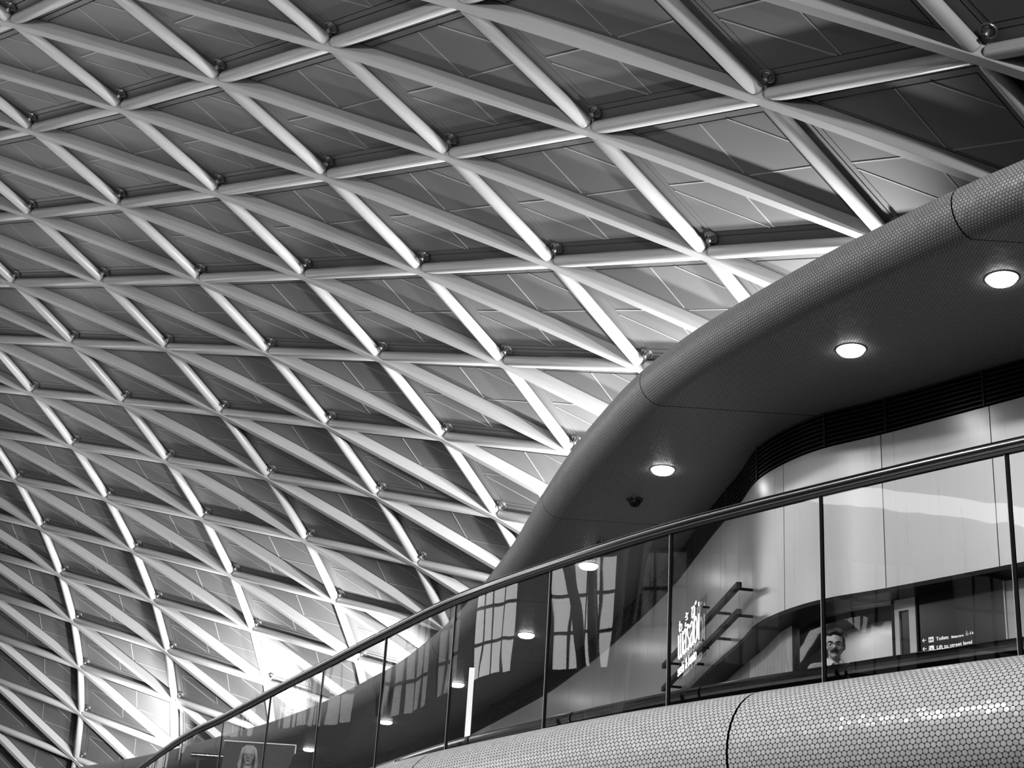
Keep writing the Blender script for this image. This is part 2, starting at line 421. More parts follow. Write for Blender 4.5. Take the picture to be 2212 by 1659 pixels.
def disc_mb(c, nn, r=0.105):
    mb = MB(); R_ = nn.to_track_quat('Z', 'Y').to_matrix(); 
    def cyl(r1, z0, z1, n=20, r2=None):
        r2 = r2 if r2 is not None else r1
        rows = [[c+R_@Vector((ra*math.cos(a), ra*math.sin(a), -z)) for a in [2*math.pi*k/n for k in range(n)]] for ra, z in ((r1, z0), (r2, z1))]
        mb.grid(rows, closed=True); mb.cap(rows[1]); mb.cap(rows[0][::-1])
    cyl(r, 0, .03); cyl(r*.72, .03, .045, r2=r*.6); cyl(r*.28, .045, .12); cyl(r*.42, .12, .15, r2=r*.3)
    pts = [c+R_@Vector((r*math.cos(a), r*math.sin(a), -.035)) for a in [2*math.pi*k/20 for k in range(21)]]
    mb.tube(pts, .014, 8, caps=False)
    return mb
for kind, T, nn, flip, inview, cen in todo:
    count[kind] = count.get(kind, 0)+1
    T2 = T if not flip else [T[1], T[0], T[2]]
    # edges after ordering: 0 = rib, 1 and 2 = tubes
    ed = (.13, .34, .34)
    mb, P = tri_panel(T2, nn, ed, kind)
    a, b, c = (P if not flip else [P[1], P[0], P[2]])    # a = upstream rib end, b = downstream rib end, c = tube corner
    dn = -nn*.002
    if kind == 'seamed_panel':      # c = (i, j+1)
        seam(mb, a.lerp(c, .50)+dn, a.lerp(b, .50)+dn, nn); seam(mb, b.lerp(a, .47)+dn, b.lerp(c, .47)+dn, nn); seam(mb, c.lerp(a, .28)+dn, c.lerp(b, .28)+dn, nn)
    else:
        seam(mb, c.lerp(a, .47)+dn, c.lerp(b, .47)+dn, nn); seam(mb, a.lerp(c, .47)+dn, a.lerp(b, .47)+dn, nn); seam(mb, b.lerp(c, .50)+dn, b.lerp(a, .50)+dn, nn)
    big = inview and count[kind] <= 99
    dm = None
    if kind == 'framed_panel':
        cc = T[2]; dv = ((T[0]-cc).normalized()+(T[1]-cc).normalized()).normalized()
        dm = disc_mb(cc+dv*.31-nn*.0, nn)
    if big:
        o = mb.build(kind, [M['panel'], M['seam']], ceil)
        if dm: dm.build('fixing_disc', M['disc'], o)
    else:
        R_ = rest[kind]; off = len(R_.v)
        R_.v += mb.v; R_.f += [tuple(x+off for x in f) for f in mb.f]; R_.uv += mb.uv; R_.mi += mb.mi
for kind, mb in rest.items():
    if mb.v: tag(mb.build(kind, [M['panel'], M['seam']], ceil), kind='stuff')

# ---------------------------------------------------------------- canopy
SOF = 8.6; BR = 0.25
EDGE = [[8.6, 7.3], [7.0, 8.6], [5.6, 9.9], [4.9, 10.65], [4.2, 11.48], [3.88, 11.88], [3.58, 12.3], [3.28, 12.75], [2.95, 13.24], [2.62, 13.79], [2.34, 14.29], [1.89, 15.17], [1.46, 16.25], [1.14, 17.43], [0.88, 18.59], [0.68, 19.7], [0.51, 20.73], [0.24, 22.5], [-0.17, 24.6], [-0.53, 26.2], [-0.99, 27.9], [-1.42, 29.3], [-1.9, 30.66], [-2.52, 32.07], [-3.1, 33.37], [-3.87, 34.93], [-5.16, 37.14], [-6.36, 38.82], [-7.74, 40.81], [-9.02, 42.41], [-10.74, 44.3], [-13.5, 47]]
edge = Curve(EDGE, 6)
# canopy body: the silhouette lies 0.136 m outside the bullnose centre line
can = tag(empty('canopy', (4, 14, SOF)), 'curving canopy with round-tiled bullnose edge and dark soffit over the balcony', 'canopy')
JY = [12.0, 16.1, 20.1, 24.1, 28.0, 31.5, 35.2, 39.0, 43.0]
JS = [0]+[float(np.interp(y, edge.c[:, 1], edge.s)) for y in [8.0]+JY]+[edge.L]
seglen = 0.25
for a, b in zip(JS[:-1], JS[1:]):
    n = max(3, int((b-a)/seglen)); us = np.linspace(a+.007, b-.007, n); P = []; U = []
    for u in us:
        row = []; ur = []
        for k in range(0, 15):
            th = math.radians(100-190*k/14)     # over the top, round the nose, to the underside
            p = edge.at(u, -0.136+BR*math.cos(th)); row.append((p[0], p[1], SOF+BR+BR*math.sin(th))); ur.append((u, BR*math.radians(190*k/14)))
        P.append(row); U.append(ur)
    mb = MB(); mb.grid(P, U); mb.build('tiled_edge', M['penny_shaded'], can, smooth=True)
    # soffit bay behind this length of edge, cut along constant y
    mb = MB(); P = []; U = []
    for u in us:
        p = edge.at(u, -0.136); x1 = p[0]+7.5
        P.append([(x, p[1], SOF) for x in np.linspace(p[0], x1, 6)]); U.append([(p[1], x) for x in np.linspace(p[0], x1, 6)])
    mb.grid(P, U); mb.build('soffit', M['penny_shaded'], can)
mb = MB(); P = []                                   # dark core seen in the joints, and the roof of the canopy
for u in np.linspace(0, edge.L, 180):
    row = []
    for k in range(0, 9):
        th = math.radians(90-180*k/8); p = edge.at(u, -0.136+(BR-.012)*math.cos(th)); row.append((p[0], p[1], SOF+BR+(BR-.012)*math.sin(th)))
    q = edge.at(u, -0.136); row = [(q[0]+7.5, q[1], SOF+2*BR-.012)]+row+[(q[0]+7.5, q[1], SOF+.012)]
    P.append(row)
mb.grid(P, closed=True); mb.cap(P[0]); mb.cap(P[-1][::-1]); mb.build('core', M['gap'], can)

# downlights, camera dome and detector on the soffit
def lathe(name, prof, m_, parent=None, loc=(0, 0, 0), n=28, smooth=True, mi=0):
    mb = MB(); L = Vector(loc)
    rows = [[L+Vector((r*math.cos(a), r*math.sin(a), z)) for a in [2*math.pi*k/n for k in range(n)]] for r, z in prof]
    mb.grid(rows, closed=True); mb.cap(rows[0][::-1]); mb.cap(rows[-1]); return mb.build(name, m_, parent, smooth=smooth)
DL = [((4.37, 12.74), 'nearest the right edge of the photo'), ((3.37, 14.42), 'second from the right, above the shining metal wall'),
      ((1.89, 18.08), 'third from the right, beside the camera dome'), ((1.27, 22.09), 'just under the handrail, fourth from the right'),
      ((0.51, 26.12), 'fifth from the right, behind the balcony glass'), ((-0.67, 30.02), 'sixth from the right, low behind the glass'),
      ((-2.2, 33.87), 'seventh from the right, low behind the glass'), ((-4.16, 37.49), 'farthest and leftmost of the row')]
for (x, y), w in DL:
    r = tag(empty('downlight', (x, y, SOF)), 'round glowing downlight in the dark soffit, '+w, 'downlight', 'downlights under the canopy')
    lathe('trim_ring', [(.155, .0), (.158, -.006), (.142, -.007), (.138, -.003)], M['trim'], r, (x, y, SOF))
    lathe('lens', [(.135, 0.0), (.133, -.022), (.115, -.042), (.06, -.052), (.01, -.054)], M['lens'], r, (x, y, SOF))
    l = spot('downlight_beam', (x, y, SOF-.05), (x, y, 0), 32, 130, 0.8, 0.12); l.parent = r; l.location = (0, 0, -.09); l.rotation_euler = (0, 0, 0)
r = tag(empty('security_camera', (1.66, 19.19, SOF)), 'small black dome camera on the soffit beside a downlight', 'camera')
lathe('mount_ring', [(.10, 0), (.105, -.02), (.08, -.03), (.02, -.035)], M['grille'], r, (1.66, 19.19, SOF))
lathe('dome', [(.078, -.03), (.076, -.055), (.06, -.085), (.035, -.10), (.01, -.106)], M['black'], r, (1.66, 19.19, SOF))
r = tag(empty('smoke_detector', (1.39, 21.02, SOF)), 'small dark detector on the soffit just above the handrail', 'smoke detector')
lathe('base', [(.085, 0), (.085, -.02), (.07, -.03), (.02, -.032)], M['grille'], r, (1.39, 21.02, SOF))
lathe('sensor', [(.05, -.04), (.045, -.07), (.01, -.075)], M['black'], r, (1.39, 21.02, SOF))

# ---------------------------------------------------------------- metal wall and shop fronts under the canopy
WPTS = [[10.4, 8.65], [7.6, 11.65], [6.2, 13.15], [4.8, 14.65], [3.95, 15.55], [3.41, 16.07], [3.09, 16.58], [2.88, 17.18], [2.81, 17.99], [2.67, 19.08], [2.51, 20.73], [2.43, 21.46], [2.2, 22.95], [1.75, 25.4], [1.42, 26.8], [0.99, 28.5], [0.37, 30.4], [-0.28, 32.31], [-1.1, 34.6], [-3.5, 39.0], [-7, 43.5]]
wc = Curve(WPTS, 12); S0 = wc.near([4.8, 14.65])
FL = 3.75; HB, HT = 6.5, 8.18
def strip(mb, a, b, z0, z1, off=0.0, mi=0, step=.12, th=0.0):
    n = max(2, int((b-a)/step)+1); us = np.linspace(a, b, n)
    if th:
        rows = []
        for u in us:
            p = wc.at(u, off); q = wc.at(u, off-th); rows.append([(p[0], p[1], z0), (p[0], p[1], z1), (q[0], q[1], z1), (q[0], q[1], z0)])
        mb.grid(rows, closed=True, mi=mi); mb.cap(rows[0], mi); mb.cap(rows[-1][::-1], mi)
    else:
        mb.grid([[tuple(wc.at(u, off))+(z0,), tuple(wc.at(u, off))+(z1,)] for u in us], [[(u, z0), (u, z1)] for u in us], mi=mi)
wall = MB(); strip(wall, 0, wc.L, HB-.02, SOF, -.06, th=.12)
wallo = wall.build('wall_right', M['gap']); tag(wallo, kind='structure')
WJ = [-7.2, -6.0, -4.4, -2.9, -1.45, 0, 1.27, 2.61, 4.05, 4.86, 5.74, 6.71, 7.7, 8.9, 9.8, 10.83, 12.0, 13.4, 14.8, 16.2, 17.8, 20, 23, 26]
for a, b in zip(WJ[:-1], WJ[1:]):
    if S0+b > wc.L: break
    mb = MB(); strip(mb, S0+a+.005, S0+b-.005, HB, HT, 0, th=.05); o = mb.build('wall_panel', M['wall'], wallo); smooth_angle(o)
mb = MB(); strip(mb, S0-7.2, wc.L, HB-.045, HB-.005, .0, th=.42); o = mb.build('lintel', M['black'], wallo); smooth_angle(o)
# ventilation grille between wall and soffit
gr = tag(empty('grille', (2.8, 18, HT)), 'black slatted ventilation grille curving between the metal wall and the soffit', 'grille')
mb = MB(); strip(mb, S0-7.2, S0+18, HT+.01, SOF-.01, -.05); o = mb.build('backing', M['gap'], gr, smooth=True)
mb = MB()
for k in range(8):
    z = HT+.025+k*.052; strip(mb, S0-7.2, S0+18, z, z+.018, .0, th=.035, step=.2)
o = mb.build('slats', M['grille'], gr); smooth_angle(o)
for q in (-1.3, .05, 1.2, 1.95, 3.2, 4.6, 6.2, 8.2, 10.4, 13):
    mb = MB(); p = wc.at(S0+q, .005); t = wc.tan(S0+q); mb.box((p[0], p[1], (HT+SOF)/2), (.02, .02, SOF-HT-.02), Matrix.Rotation(math.atan2(t[1], t[0]), 3, 'Z'))
    mb.build('post', M['grille'], gr)
# upper floor
rail_pts = [[-7.3, 28.2], [-5.17, 23.24], [-3.74, 19.77], [-3.04, 18.37], [-2.34, 16.92], [-1.66, 15.54], [-0.98, 14.16], [-0.34, 12.93], [0.4, 11.82], [1.2, 10.76], [2.07, 9.81], [3.0, 8.88], [4.0, 7.98], [5.1, 7.15], [6.4, 6.3], [8.0, 5.4]]
rail = Curve(rail_pts, 12)
_at = rail.at
rail.at = lambda u, off=0.0: _at(u, -off)      # here positive offset = towards the concourse
mb = MB(); rows = []
for u in np.linspace(0, rail.L, 60):
    p = rail.at(u, 0.0); rows.append([(p[0], p[1], FL), (p[0]+14, p[1]+3, FL), (p[0]+14, p[1]+3, FL-.6), (p[0], p[1], FL-.6)])
mb.grid(rows, closed=True); mb.cap(rows[0]); mb.cap(rows[-1][::-1])
tag(mb.build('floor_upper', M['floor']), kind='structure')
# shop fronts set back behind the wall panels
def front(name, a, b, m_, lab, cat, z0=FL, z1=HB-.05, off=-.3, th=.05, parts=None):
    p = wc.at(S0+(a+b)/2, off); root = tag(empty(name, (p[0], p[1], z0)), lab, cat)
    mb = MB(); strip(mb, S0+a, S0+b, z0, z1, off, th=th); o = mb.build('panel', m_, root); smooth_angle(o)
    return root
front('shop_panel', 2.90, 4.64, M['wood2'], 'pale wood-grained shopfront panel at the bend of the wall', 'panel')
front('shop_panel', 4.65, 9.5, M['wood'], 'darker wood-grained shopfront panel below the neon sign', 'panel')
front('shop_panel', -7, .12, M['pale'], 'pale grey panel right of the dark direction board', 'panel')
mb = MB(); strip(mb, S0+9.52, S0+20, FL, HB-.05, -.3, th=.05); wl = mb.build('shop_panel', M['dark']); smooth_angle(wl)
tag(wl, 'long dark glossy shopfront running away behind the balcony glass', 'panel')
front('partition', 1.0, 6.0, M['pale'], 'pale partition behind the shop window where the moustached man stands', 'partition', off=-.9)
p = wc.at(S0+2.1, -.3)
sw = tag(empty('shop_window', (p[0], p[1], FL)), 'tall shop window with black edge behind the moustached man', 'window')
mb = MB(); strip(mb, S0+1.38, S0+2.87, FL, HB-.05, -.30, th=.012); o = mb.build('glass', M['shopglass'], sw); smooth_angle(o)
mb = MB(); strip(mb, S0+2.87, S0+2.895, FL, HB-.05, -.27, th=.08); mb.build('edge_frame', M['black'], sw)
# white framed door with tall dark window
l = bpy.data.lights.new('shop_ceiling_lamp', 'AREA'); l.shape = 'RECTANGLE'; l.size = 1.3; l.size_y = .2; l.energy = 8
q = wc.at(S0+2.1, -.62); lo = bpy.data.objects.new('shop_ceiling_lamp', l); col.objects.link(lo); t = wc.tan(S0+2.1)
lo.location = (q[0], q[1], 6.42); lo.rotation_euler.z = math.atan2(t[1], t[0])
p = wc.at(S0+1.23, -.3)
dr = tag(empty('door_1', (p[0], p[1], FL)), kind='structure')
def band(a, b, z0, z1, off, th, m_, name, parent):
    mb = MB(); strip(mb, S0+a, S0+b, z0, z1, off, th=th, step=.1); return mb.build(name, m_, parent)
band(1.355, 1.378, FL, HB-.05, -.27, .08, M['black'], 'jamb', dr)
band(1.115, 1.35, 6.33, HB-.05, -.28, .06, M['white'], 'head_rail', dr)
band(1.30, 1.35, FL, 6.33, -.28, .06, M['white'], 'stile', dr); band(1.115, 1.19, FL, 6.33, -.28, .06, M['white'], 'stile', dr)
band(1.19, 1.30, FL, 6.33, -.31, .02, M['dark'], 'window_pane', dr)
band(1.09, 1.108, FL, HB-.05, -.27, .08, M['black'], 'jamb', dr)
# dark direction board
p = wc.at(S0+.6, -.29)
bd = tag(empty('direction_board', (p[0], p[1], FL)), 'large glossy dark board with white lettering for toilets and lift', 'sign')
band(.14, 1.075, FL, HB-.05, -.29, .05, M['dark'], 'board', bd)
band(.122, .135, FL, HB-.05, -.28, .05, M['white'], 'edge_strip', bd)

# ---------------------------------------------------------------- lettering
def text_mesh(s, size, width=None):
    cu = bpy.data.curves.new('t', 'FONT'); cu.body = s; cu.size = size; cu.extrude = 0.002
    o = bpy.data.objects.new('t', cu); col.objects.link(o)
    dg = bpy.context.evaluated_depsgraph_get(); me = bpy.data.meshes.new_from_object(o.evaluated_get(dg))
    bpy.data.objects.remove(o); V = [tuple(v.co) for v in me.vertices]; Fc = [tuple(p.vertices) for p in me.polygons]
    if width:
        w = max(v[0] for v in V)-min(v[0] for v in V); V = [(v[0]*width/w, v[1], v[2]) for v in V]
    return V, Fc
def frame_at(s_, z, off):
    """local frame on the shop front: x to the viewer's right, y up, z towards the viewer"""
    p = wc.at(S0+s_, off); t = wc.tan(S0+s_); x = Vector((-t[0], -t[1], 0)); return Vector((p[0], p[1], z)), x, Vector((0, 0, 1)), Vector((-t[1], t[0], 0))
def put(V, Fc, o, x, y, z, dx=0, dy=0):
    mb = MB(); mb.v = [tuple(o+x*(v[0]+dx)+y*(v[1]+dy)+z*v[2]) for v in V]; mb.f = Fc; mb.uv = [[(0, 0)]*len(f) for f in Fc]; mb.mi = [0]*len(Fc); return mb
BS = 1.08
def board_text(s, size, width, dx, z, name='lettering'):
    V, Fc = text_mesh(s, size, width); o, x, y, zz = frame_at(.6, 0, -.284)
    put(V, Fc, o, x, y, zz, dx-(BS-.6), z).build(name, M['text'], bd)
def board_strokes(polys, r, name, dx, z, m_=None):
    o, x, y, zz = frame_at(.6, 0, -.28); mb = MB()
    for P in polys: mb.tube([o+x*(q[0]+dx-(BS-.6))+y*(q[1]+z)+zz*.003 for q in P], r, 6)
    mb.build(name, m_ or M['text'], bd)
board_text('Toilets', .052, .140, BS-.902, 5.964); board_text('Babycare', .034, .134, BS-.731, 5.964)
board_text('Lift to street level', .052, .390, BS-.901, 5.877)
for z in (5.984, 5.897):
    board_strokes([[(0, 0), (.04, 0)], [(.018, .018), (0, 0), (.018, -.018)]], .0032, 'arrow', BS-1.052, z)
def quad(dx, z, w, h, name, m_, lift=0.0):
    o, x, y, zz = frame_at(.6, 0, -.283+lift); mb = MB(); c = o+x*(dx+w/2-(BS-.6))+y*(z+h/2)
    mb.box(c, (w, .003, h), Matrix((x, -zz, y)).transposed()); mb.build(name, m_, bd)
for z in (5.957, 5.868): quad(BS-.985, z, .055, .052, 'pictogram', M['text'])
def fig(dx, z, h, name, m_):
    board_strokes([[(0, 0), (0, h*.6)], [(-h*.12, h*.6), (h*.12, h*.6)], [(-h*.14, h*.3), (-h*.12, h*.6)], [(h*.14, h*.3), (h*.12, h*.6)]], h*.07, name, dx, z, m_)
    board_strokes([[(0, h*.78), (0, h*.9)]], h*.11, name, dx, z, m_)
fig(BS-.985+.017, 5.962, .04, 'figure', M['dark']); fig(BS-.985+.040, 5.962, .04, 'figure', M['dark'])
fig(BS-.985+.034, 5.873, .03, 'figure', M['dark']); board_strokes([[(0, 0), (0, .038)], [(.006, .03), (0, .038), (-.006, .03)]], .0018, 'figure', BS-.985+.012, 5.873, M['dark'])
# wheelchair and baby symbols
arc = lambda cx_, cy_, r, a, b, n=10: [(cx_+r*math.cos(math.radians(a+(b-a)*k/n)), cy_+r*math.sin(math.radians(a+(b-a)*k/n))) for k in range(n+1)]
board_strokes([arc(0, .010, .012, 110, 370), [(0, .036), (.001, .018), (.012, .017), (.017, .004)]], .002, 'wheelchair_symbol', BS-.553, 5.967)
board_strokes([[(0, .040), (0, .043)]], .003, 'wheelchair_symbol', BS-.553, 5.967)
board_strokes([[(0, 0), (0, .024)], [(-.006, .014), (.006, .014)], [(.022, .004), (.018, .022), (.028, .02), (.03, .002)], [(0, .031), (0, .033)], [(.02, .032), (.02, .034)]], .003, 'baby_symbol', BS-.515, 5.967)

# neon sign on two dark bars in front of the wall
br_ = tag(empty('sign_bars', tuple(wc.at(S0+5, .2))+(6.75,)), 'pair of long dark horizontal bars carrying the neon sign on the metal wall', 'bars')
BA = Vector(tuple(wc.at(S0+3.25, .2))+(0,)); BB = Vector(tuple(wc.at(S0+7.15, .2))+(0,)); bdir = (BB-BA).normalized(); bR = Matrix.Rotation(math.atan2(bdir.y, bdir.x), 3, 'Z')
for z in (6.93, 6.62):
    mb = MB(); mb.box((BA+BB)/2+Vector((0, 0, z)), ((BB-BA).length, .06, .06), bR); mb.build('bar', M['black'], br_)
    for q in (.04, .3, .62, .95):
        a = BA.lerp(BB, q); nrm = Vector((bdir.y, -bdir.x, 0)); nrm = nrm if nrm.x > 0 else -nrm
        mb = MB(); mb.tube([a+Vector((0, 0, z)), a+nrm*.21+Vector((0, 0, z))], .018, 8); mb.build('bracket', M['black'], br_)
p0 = wc.at(S0+5.945, .25); p1 = wc.at(S0+4.57, .25); ns_ = tag(empty('neon_sign', (p0[0], p0[1], 6.45)), 'glowing neon shop sign of tall white letters on a clear plate', 'neon sign')
X = Vector((p1[0]-p0[0], p1[1]-p0[1], 0)); PW = X.length; X.normalize(); Nn = Vector((X.y, -X.x, 0)); Nn = Nn if Nn.x < 0 else -Nn; O = Vector((p0[0], p0[1], 6.45))
mb = MB(); mb.box(O+X*PW/2+Vector((0, 0, .375)), (PW, .008, .75), Matrix((X, Nn, (0, 0, 1))).transposed()); mb.build('plate', M['shopglass'], ns_)
for cx_, z in ((.12, .12), (1.25, .12), (.12, .62), (1.25, .62)):
    mb = MB(); c = O+X*cx_+Vector((0, 0, z)); mb.tube([c-Nn*.07, c+Nn*.012], .014, 8); mb.build('standoff', M['black'], ns_)
def neon(polys, name, r=.006):
    mb = MB()
    for P in polys: mb.tube([O+X*a+Vector((0, 0, b))+Nn*.03 for a, b in P], r, 8)
    mb.build(name, M['neon'], ns_, smooth=True)
def A_(x, y0, w, h): return [arc(x+w/2, y0+h*.78, w/2, 170, 0, 6)+[(x+w, y0+h*.12)]+arc(x+w*1.15, y0+h*.06, w*.12, 180, 290, 3), [(x+w, y0+h*.55), (x+w*.25, y0+h*.5), (x, y0+h*.35), (x, y0+h*.12), (x+w*.3, y0), (x+w, y0+h*.15)]]
def S_(x, y0, w, h): return [[(x+w, y0+h*.82), (x+w*.6, y0+h), (x+w*.1, y0+h*.9), (x, y0+h*.72), (x+w*.4, y0+h*.55), (x+w*.9, y0+h*.38), (x+w, y0+h*.2), (x+w*.6, y0), (x, y0+h*.1)]]
def big(k, x, y0=.25, w=.13, h=.32):
    if k == 'w': return [[(x, y0+h), (x+w*.1, y0+h*.1), (x+w*.5, y0+.0), (x+w*.85, y0+h*.1), (x+w*.85, y0+h)], [(x+w*.85, y0+h*.1), (x+w*1.3, y0), (x+w*1.7, y0+h*.12), (x+w*1.7, y0+h)]]
    if k == 'a': return A_(x, y0, w, h)
    if k == 's': return S_(x, y0, w, h)
    if k == 'b': return [[(x, y0+h*1.45), (x, y0+h*.05)], arc(x+w*.3, y0+h*.5, h*.5, -90, 90, 10) and [(x, y0+h*.85), (x+w*.6, y0+h), (x+w, y0+h*.8), (x+w, y0+h*.2), (x+w*.6, y0), (x, y0+h*.12)]]
    if k == 'i': return [[(x, y0+h), (x, y0+.01), (x+.02, y0)], [(x, y0+h*1.3), (x, y0+h*1.45)]]
for k, x in (('w', .06), ('a', .34), ('s', .53), ('a', .70), ('b', .90), ('i', 1.12)): neon(big(k, x), 'neon_letter', .0075)
# the three kana above
neon([[(.12, .74), (.12, .60)], [(.08, .70), (.15, .70), (.09, .63), (.17, .69), (.22, .68), (.24, .64), (.21, .60), (.18, .60)]], 'neon_letter')
neon([[(.42, .71), (.56, .73)], [(.46, .76), (.54, .66)], [(.54, .66), (.45, .67)], [(.44, .64), (.43, .60), (.48, .585), (.55, .59)]], 'neon_letter')
neon([[(.74, .74), (.80, .745), (.76, .66), (.78, .61), (.84, .60), (.88, .66), (.87, .74), (.92, .68)], [(.93, .76), (.94, .73)], [(.97, .77), (.98, .74)]], 'neon_letter')
V, Fc = text_mesh('sushi & bento', .15, .98)
mb = MB(); mb.v = [tuple(O+X*(v[0]+.04)+Vector((0, 0, v[1]*1.35+.04))+Nn*(.03+v[2])) for v in V]; mb.f = Fc; mb.uv = [[(0, 0)]*len(f) for f in Fc]; mb.mi = [0]*len(Fc)
mb.build('neon_lettering', M['neon'], ns_)

# ---------------------------------------------------------------- balcony
RZ = 5.30                                   # top of the glass
J = [rail.near(p) for p in rail_pts[1:]]; J = [J[0]-1.6]+J
J.append(rail.L-.02)
WORDS = ['nearest the right edge of the photo', 'second', 'third', 'fourth', 'fifth', 'sixth', 'seventh', 'eighth', 'ninth', 'tenth', 'eleventh', 'twelfth', 'thirteenth', 'fourteenth']
pan = list(zip(J[:-1], J[1:]))[::-1]
BX = -.05
n_ = 0
for k, (a, b) in enumerate(pan):
    c = rail.at((a+b)/2); x0 = project((rail.at(a)[0], rail.at(a)[1], RZ))[0]
    if x0 > 2212: lab_ = None
    else: n_ += 1
    inframe = x0 <= 2212
    if not inframe: continue
    where = ['at the right edge of the photo', 'second from the right edge, before the moustached man and the board', 'third from the right edge, before the neon sign',
             'fourth from the right edge, one pane left of the neon sign', 'fifth from the right edge of the photo', 'sixth from the right edge of the photo', 'seventh from the right edge of the photo',
             'eighth from the right edge of the photo', 'ninth from the right edge, in front of the fair-haired woman', 'tenth from the right edge of the photo', 'eleventh from the right edge of the photo', 'leftmost, lowest in the photo'][min(n_-1, 11)]
    r = tag(empty('glass_pane', (c[0], c[1], 4.0)), 'balustrade glass pane, '+where, 'glass pane', 'glass panes of the balcony balustrade')
    mb = MB(); rows = []
    for u in np.linspace(a+.014, b-.014, 10):
        p = rail.at(u, .006); q = rail.at(u, -.006); rows.append([(p[0], p[1], 3.95), (p[0], p[1], RZ+.02), (q[0], q[1], RZ+.02), (q[0], q[1], 3.95)])
    mb.grid(rows, closed=True); o = mb.build('glass', M['glass'], r); smooth_angle(o)
    for u, nm, w, mm in ((b, 'edge_seal', .014, M['gap']), (b-.016, 'polished_edge', .004, M['trim'])):
        mb = MB(); p = rail.at(u); t = rail.tan(u); mb.box((p[0], p[1], (3.95+RZ)/2), (w*1.3 if nm == 'edge_seal' else w, .016, RZ-3.95), Matrix.Rotation(math.atan2(t[1], t[0]), 3, 'Z')); mb.build(nm, mm, r)
def along(a, b, off, z, n): return [tuple(rail.at(u, off))+(z,) for u in np.linspace(a, b, n)]
hr = tag(empty('handrail', tuple(rail.at(8))+(RZ+.04,)), 'long polished steel handrail on top of the glass balustrade', 'handrail')
mb = MB(); mb.tube(along(0, rail.L, 0, RZ+.035, 160), .038, 20); mb.build('rail', M['steel'], hr, smooth=True)
mb = MB(); rows = []
for u in np.linspace(0, rail.L, 120):
    p = rail.at(u, .016); q = rail.at(u, -.016); rows.append([(p[0], p[1], RZ-.02), (p[0], p[1], RZ+.01), (q[0], q[1], RZ+.01), (q[0], q[1], RZ-.02)])
mb.grid(rows, closed=True); mb.build('glass_channel', M['black'], hr)
# dark tube along the foot of the glass, in lengths
fr = tag(empty('foot_rail', tuple(rail.at(8, -.12))+(4.13,)), 'dark polished tube along the foot of the glass balustrade', 'rail')
ju = [rail.near(p) for p in [(.54, 11.63), (1.31, 10.62), (2.16, 9.71)]]
ju = [ju[0]-1.33*k for k in range(14, 0, -1)]+ju+[ju[2]+1.3, ju[2]+2.6]
ju = [u for u in ju if u > .3]
for a, b in zip(ju[:-1], ju[1:]):
    mb = MB(); mb.tube(along(a+.012, min(b-.012, rail.L), -.12, 4.13, 12), .056, 18); mb.build('rail_length', M['dsteel'], fr, smooth=False); smooth_angle(col.objects[-1] if False else bpy.data.objects[fr.children[-1].name])
    mb = MB(); mb.tube(along(a-.012, a+.012, -.12, 4.13, 2), .022, 10); mb.build('spigot', M['steel'], fr)
    p = rail.at(a-.02, -.10); t = rail.tan(a); mb = MB(); R_ = Matrix.Rotation(math.atan2(t[1], t[0]), 3, 'Z'); c = Vector((p[0], p[1], 4.13))
    tri = [Vector((0, 0, .03)), Vector((-.10, 0, -.12)), Vector((.05, 0, -.12))]
    A = [c+R_@(v+Vector((0, .06, 0))) for v in tri]; B = [c+R_@(v+Vector((0, .05, 0))) for v in tri]
    mb.face(A); mb.face(B[::-1]); [mb.face([A[q], B[q], B[(q+1) % 3], A[(q+1) % 3]]) for q in range(3)]
    mb.build('gusset', M['pale'], fr)
# bulging tiled cladding below the glass
bc = tag(empty('balcony_cladding', tuple(rail.at(12, .25))+(3.5,)), 'rounded balcony front clad in pale round mosaic tiles with dark grout', 'balcony')
cj = [rail.near(p) for p in [(-.04, 12.45), (1.91, 9.98)]]; dlt = cj[1]-cj[0]
cj = [0]+[u for u in (cj[0]-dlt*k for k in range(8, 0, -1)) if u > .5]+cj+[cj[1]+dlt, rail.L]
cj = [u for u in cj if u <= rail.L]
PR = .45; PZ = 3.505; PO = .26
def prof(u, k, n, dr_=0.0):
    th = math.radians(97-197*k/n); s_ = PR*math.radians(197*k/n); return rail.at(u, PO+(PR-dr_)*math.cos(th)), PZ+(PR-dr_)*math.sin(th), s_
for a, b in zip(cj[:-1], cj[1:]):
    if b-a < .1: continue
    P = []; U = []
    for u in np.linspace(a+.008, b-.008, max(4, int((b-a)/.15))):
        row = []; ur = []
        for k in range(25): p, z, s_ = prof(u, k, 24); row.append((p[0], p[1], z)); ur.append((u, s_))
        q = rail.at(u, -.6); row.append((q[0], q[1], PZ-PR-.02)); ur.append((u, s_+.8)); P.append(row); U.append(ur)
    mb = MB(); mb.grid(P, U); mb.build('cladding_section', M['penny'], bc, smooth=True)
P = []
for u in np.linspace(0, rail.L, 140):
    row = []
    for k in range(17): p, z, s_ = prof(u, k, 16, .014); row.append((p[0], p[1], z))
    q = rail.at(u, -.6); row += [(q[0], q[1], PZ-PR+.03), (q[0], q[1], FL-.02)]; P.append(row)
mb = MB(); mb.grid(P, closed=True); mb.cap(P[0]); mb.cap(P[-1][::-1]); mb.build('backing', M['gap'], bc, smooth=False)
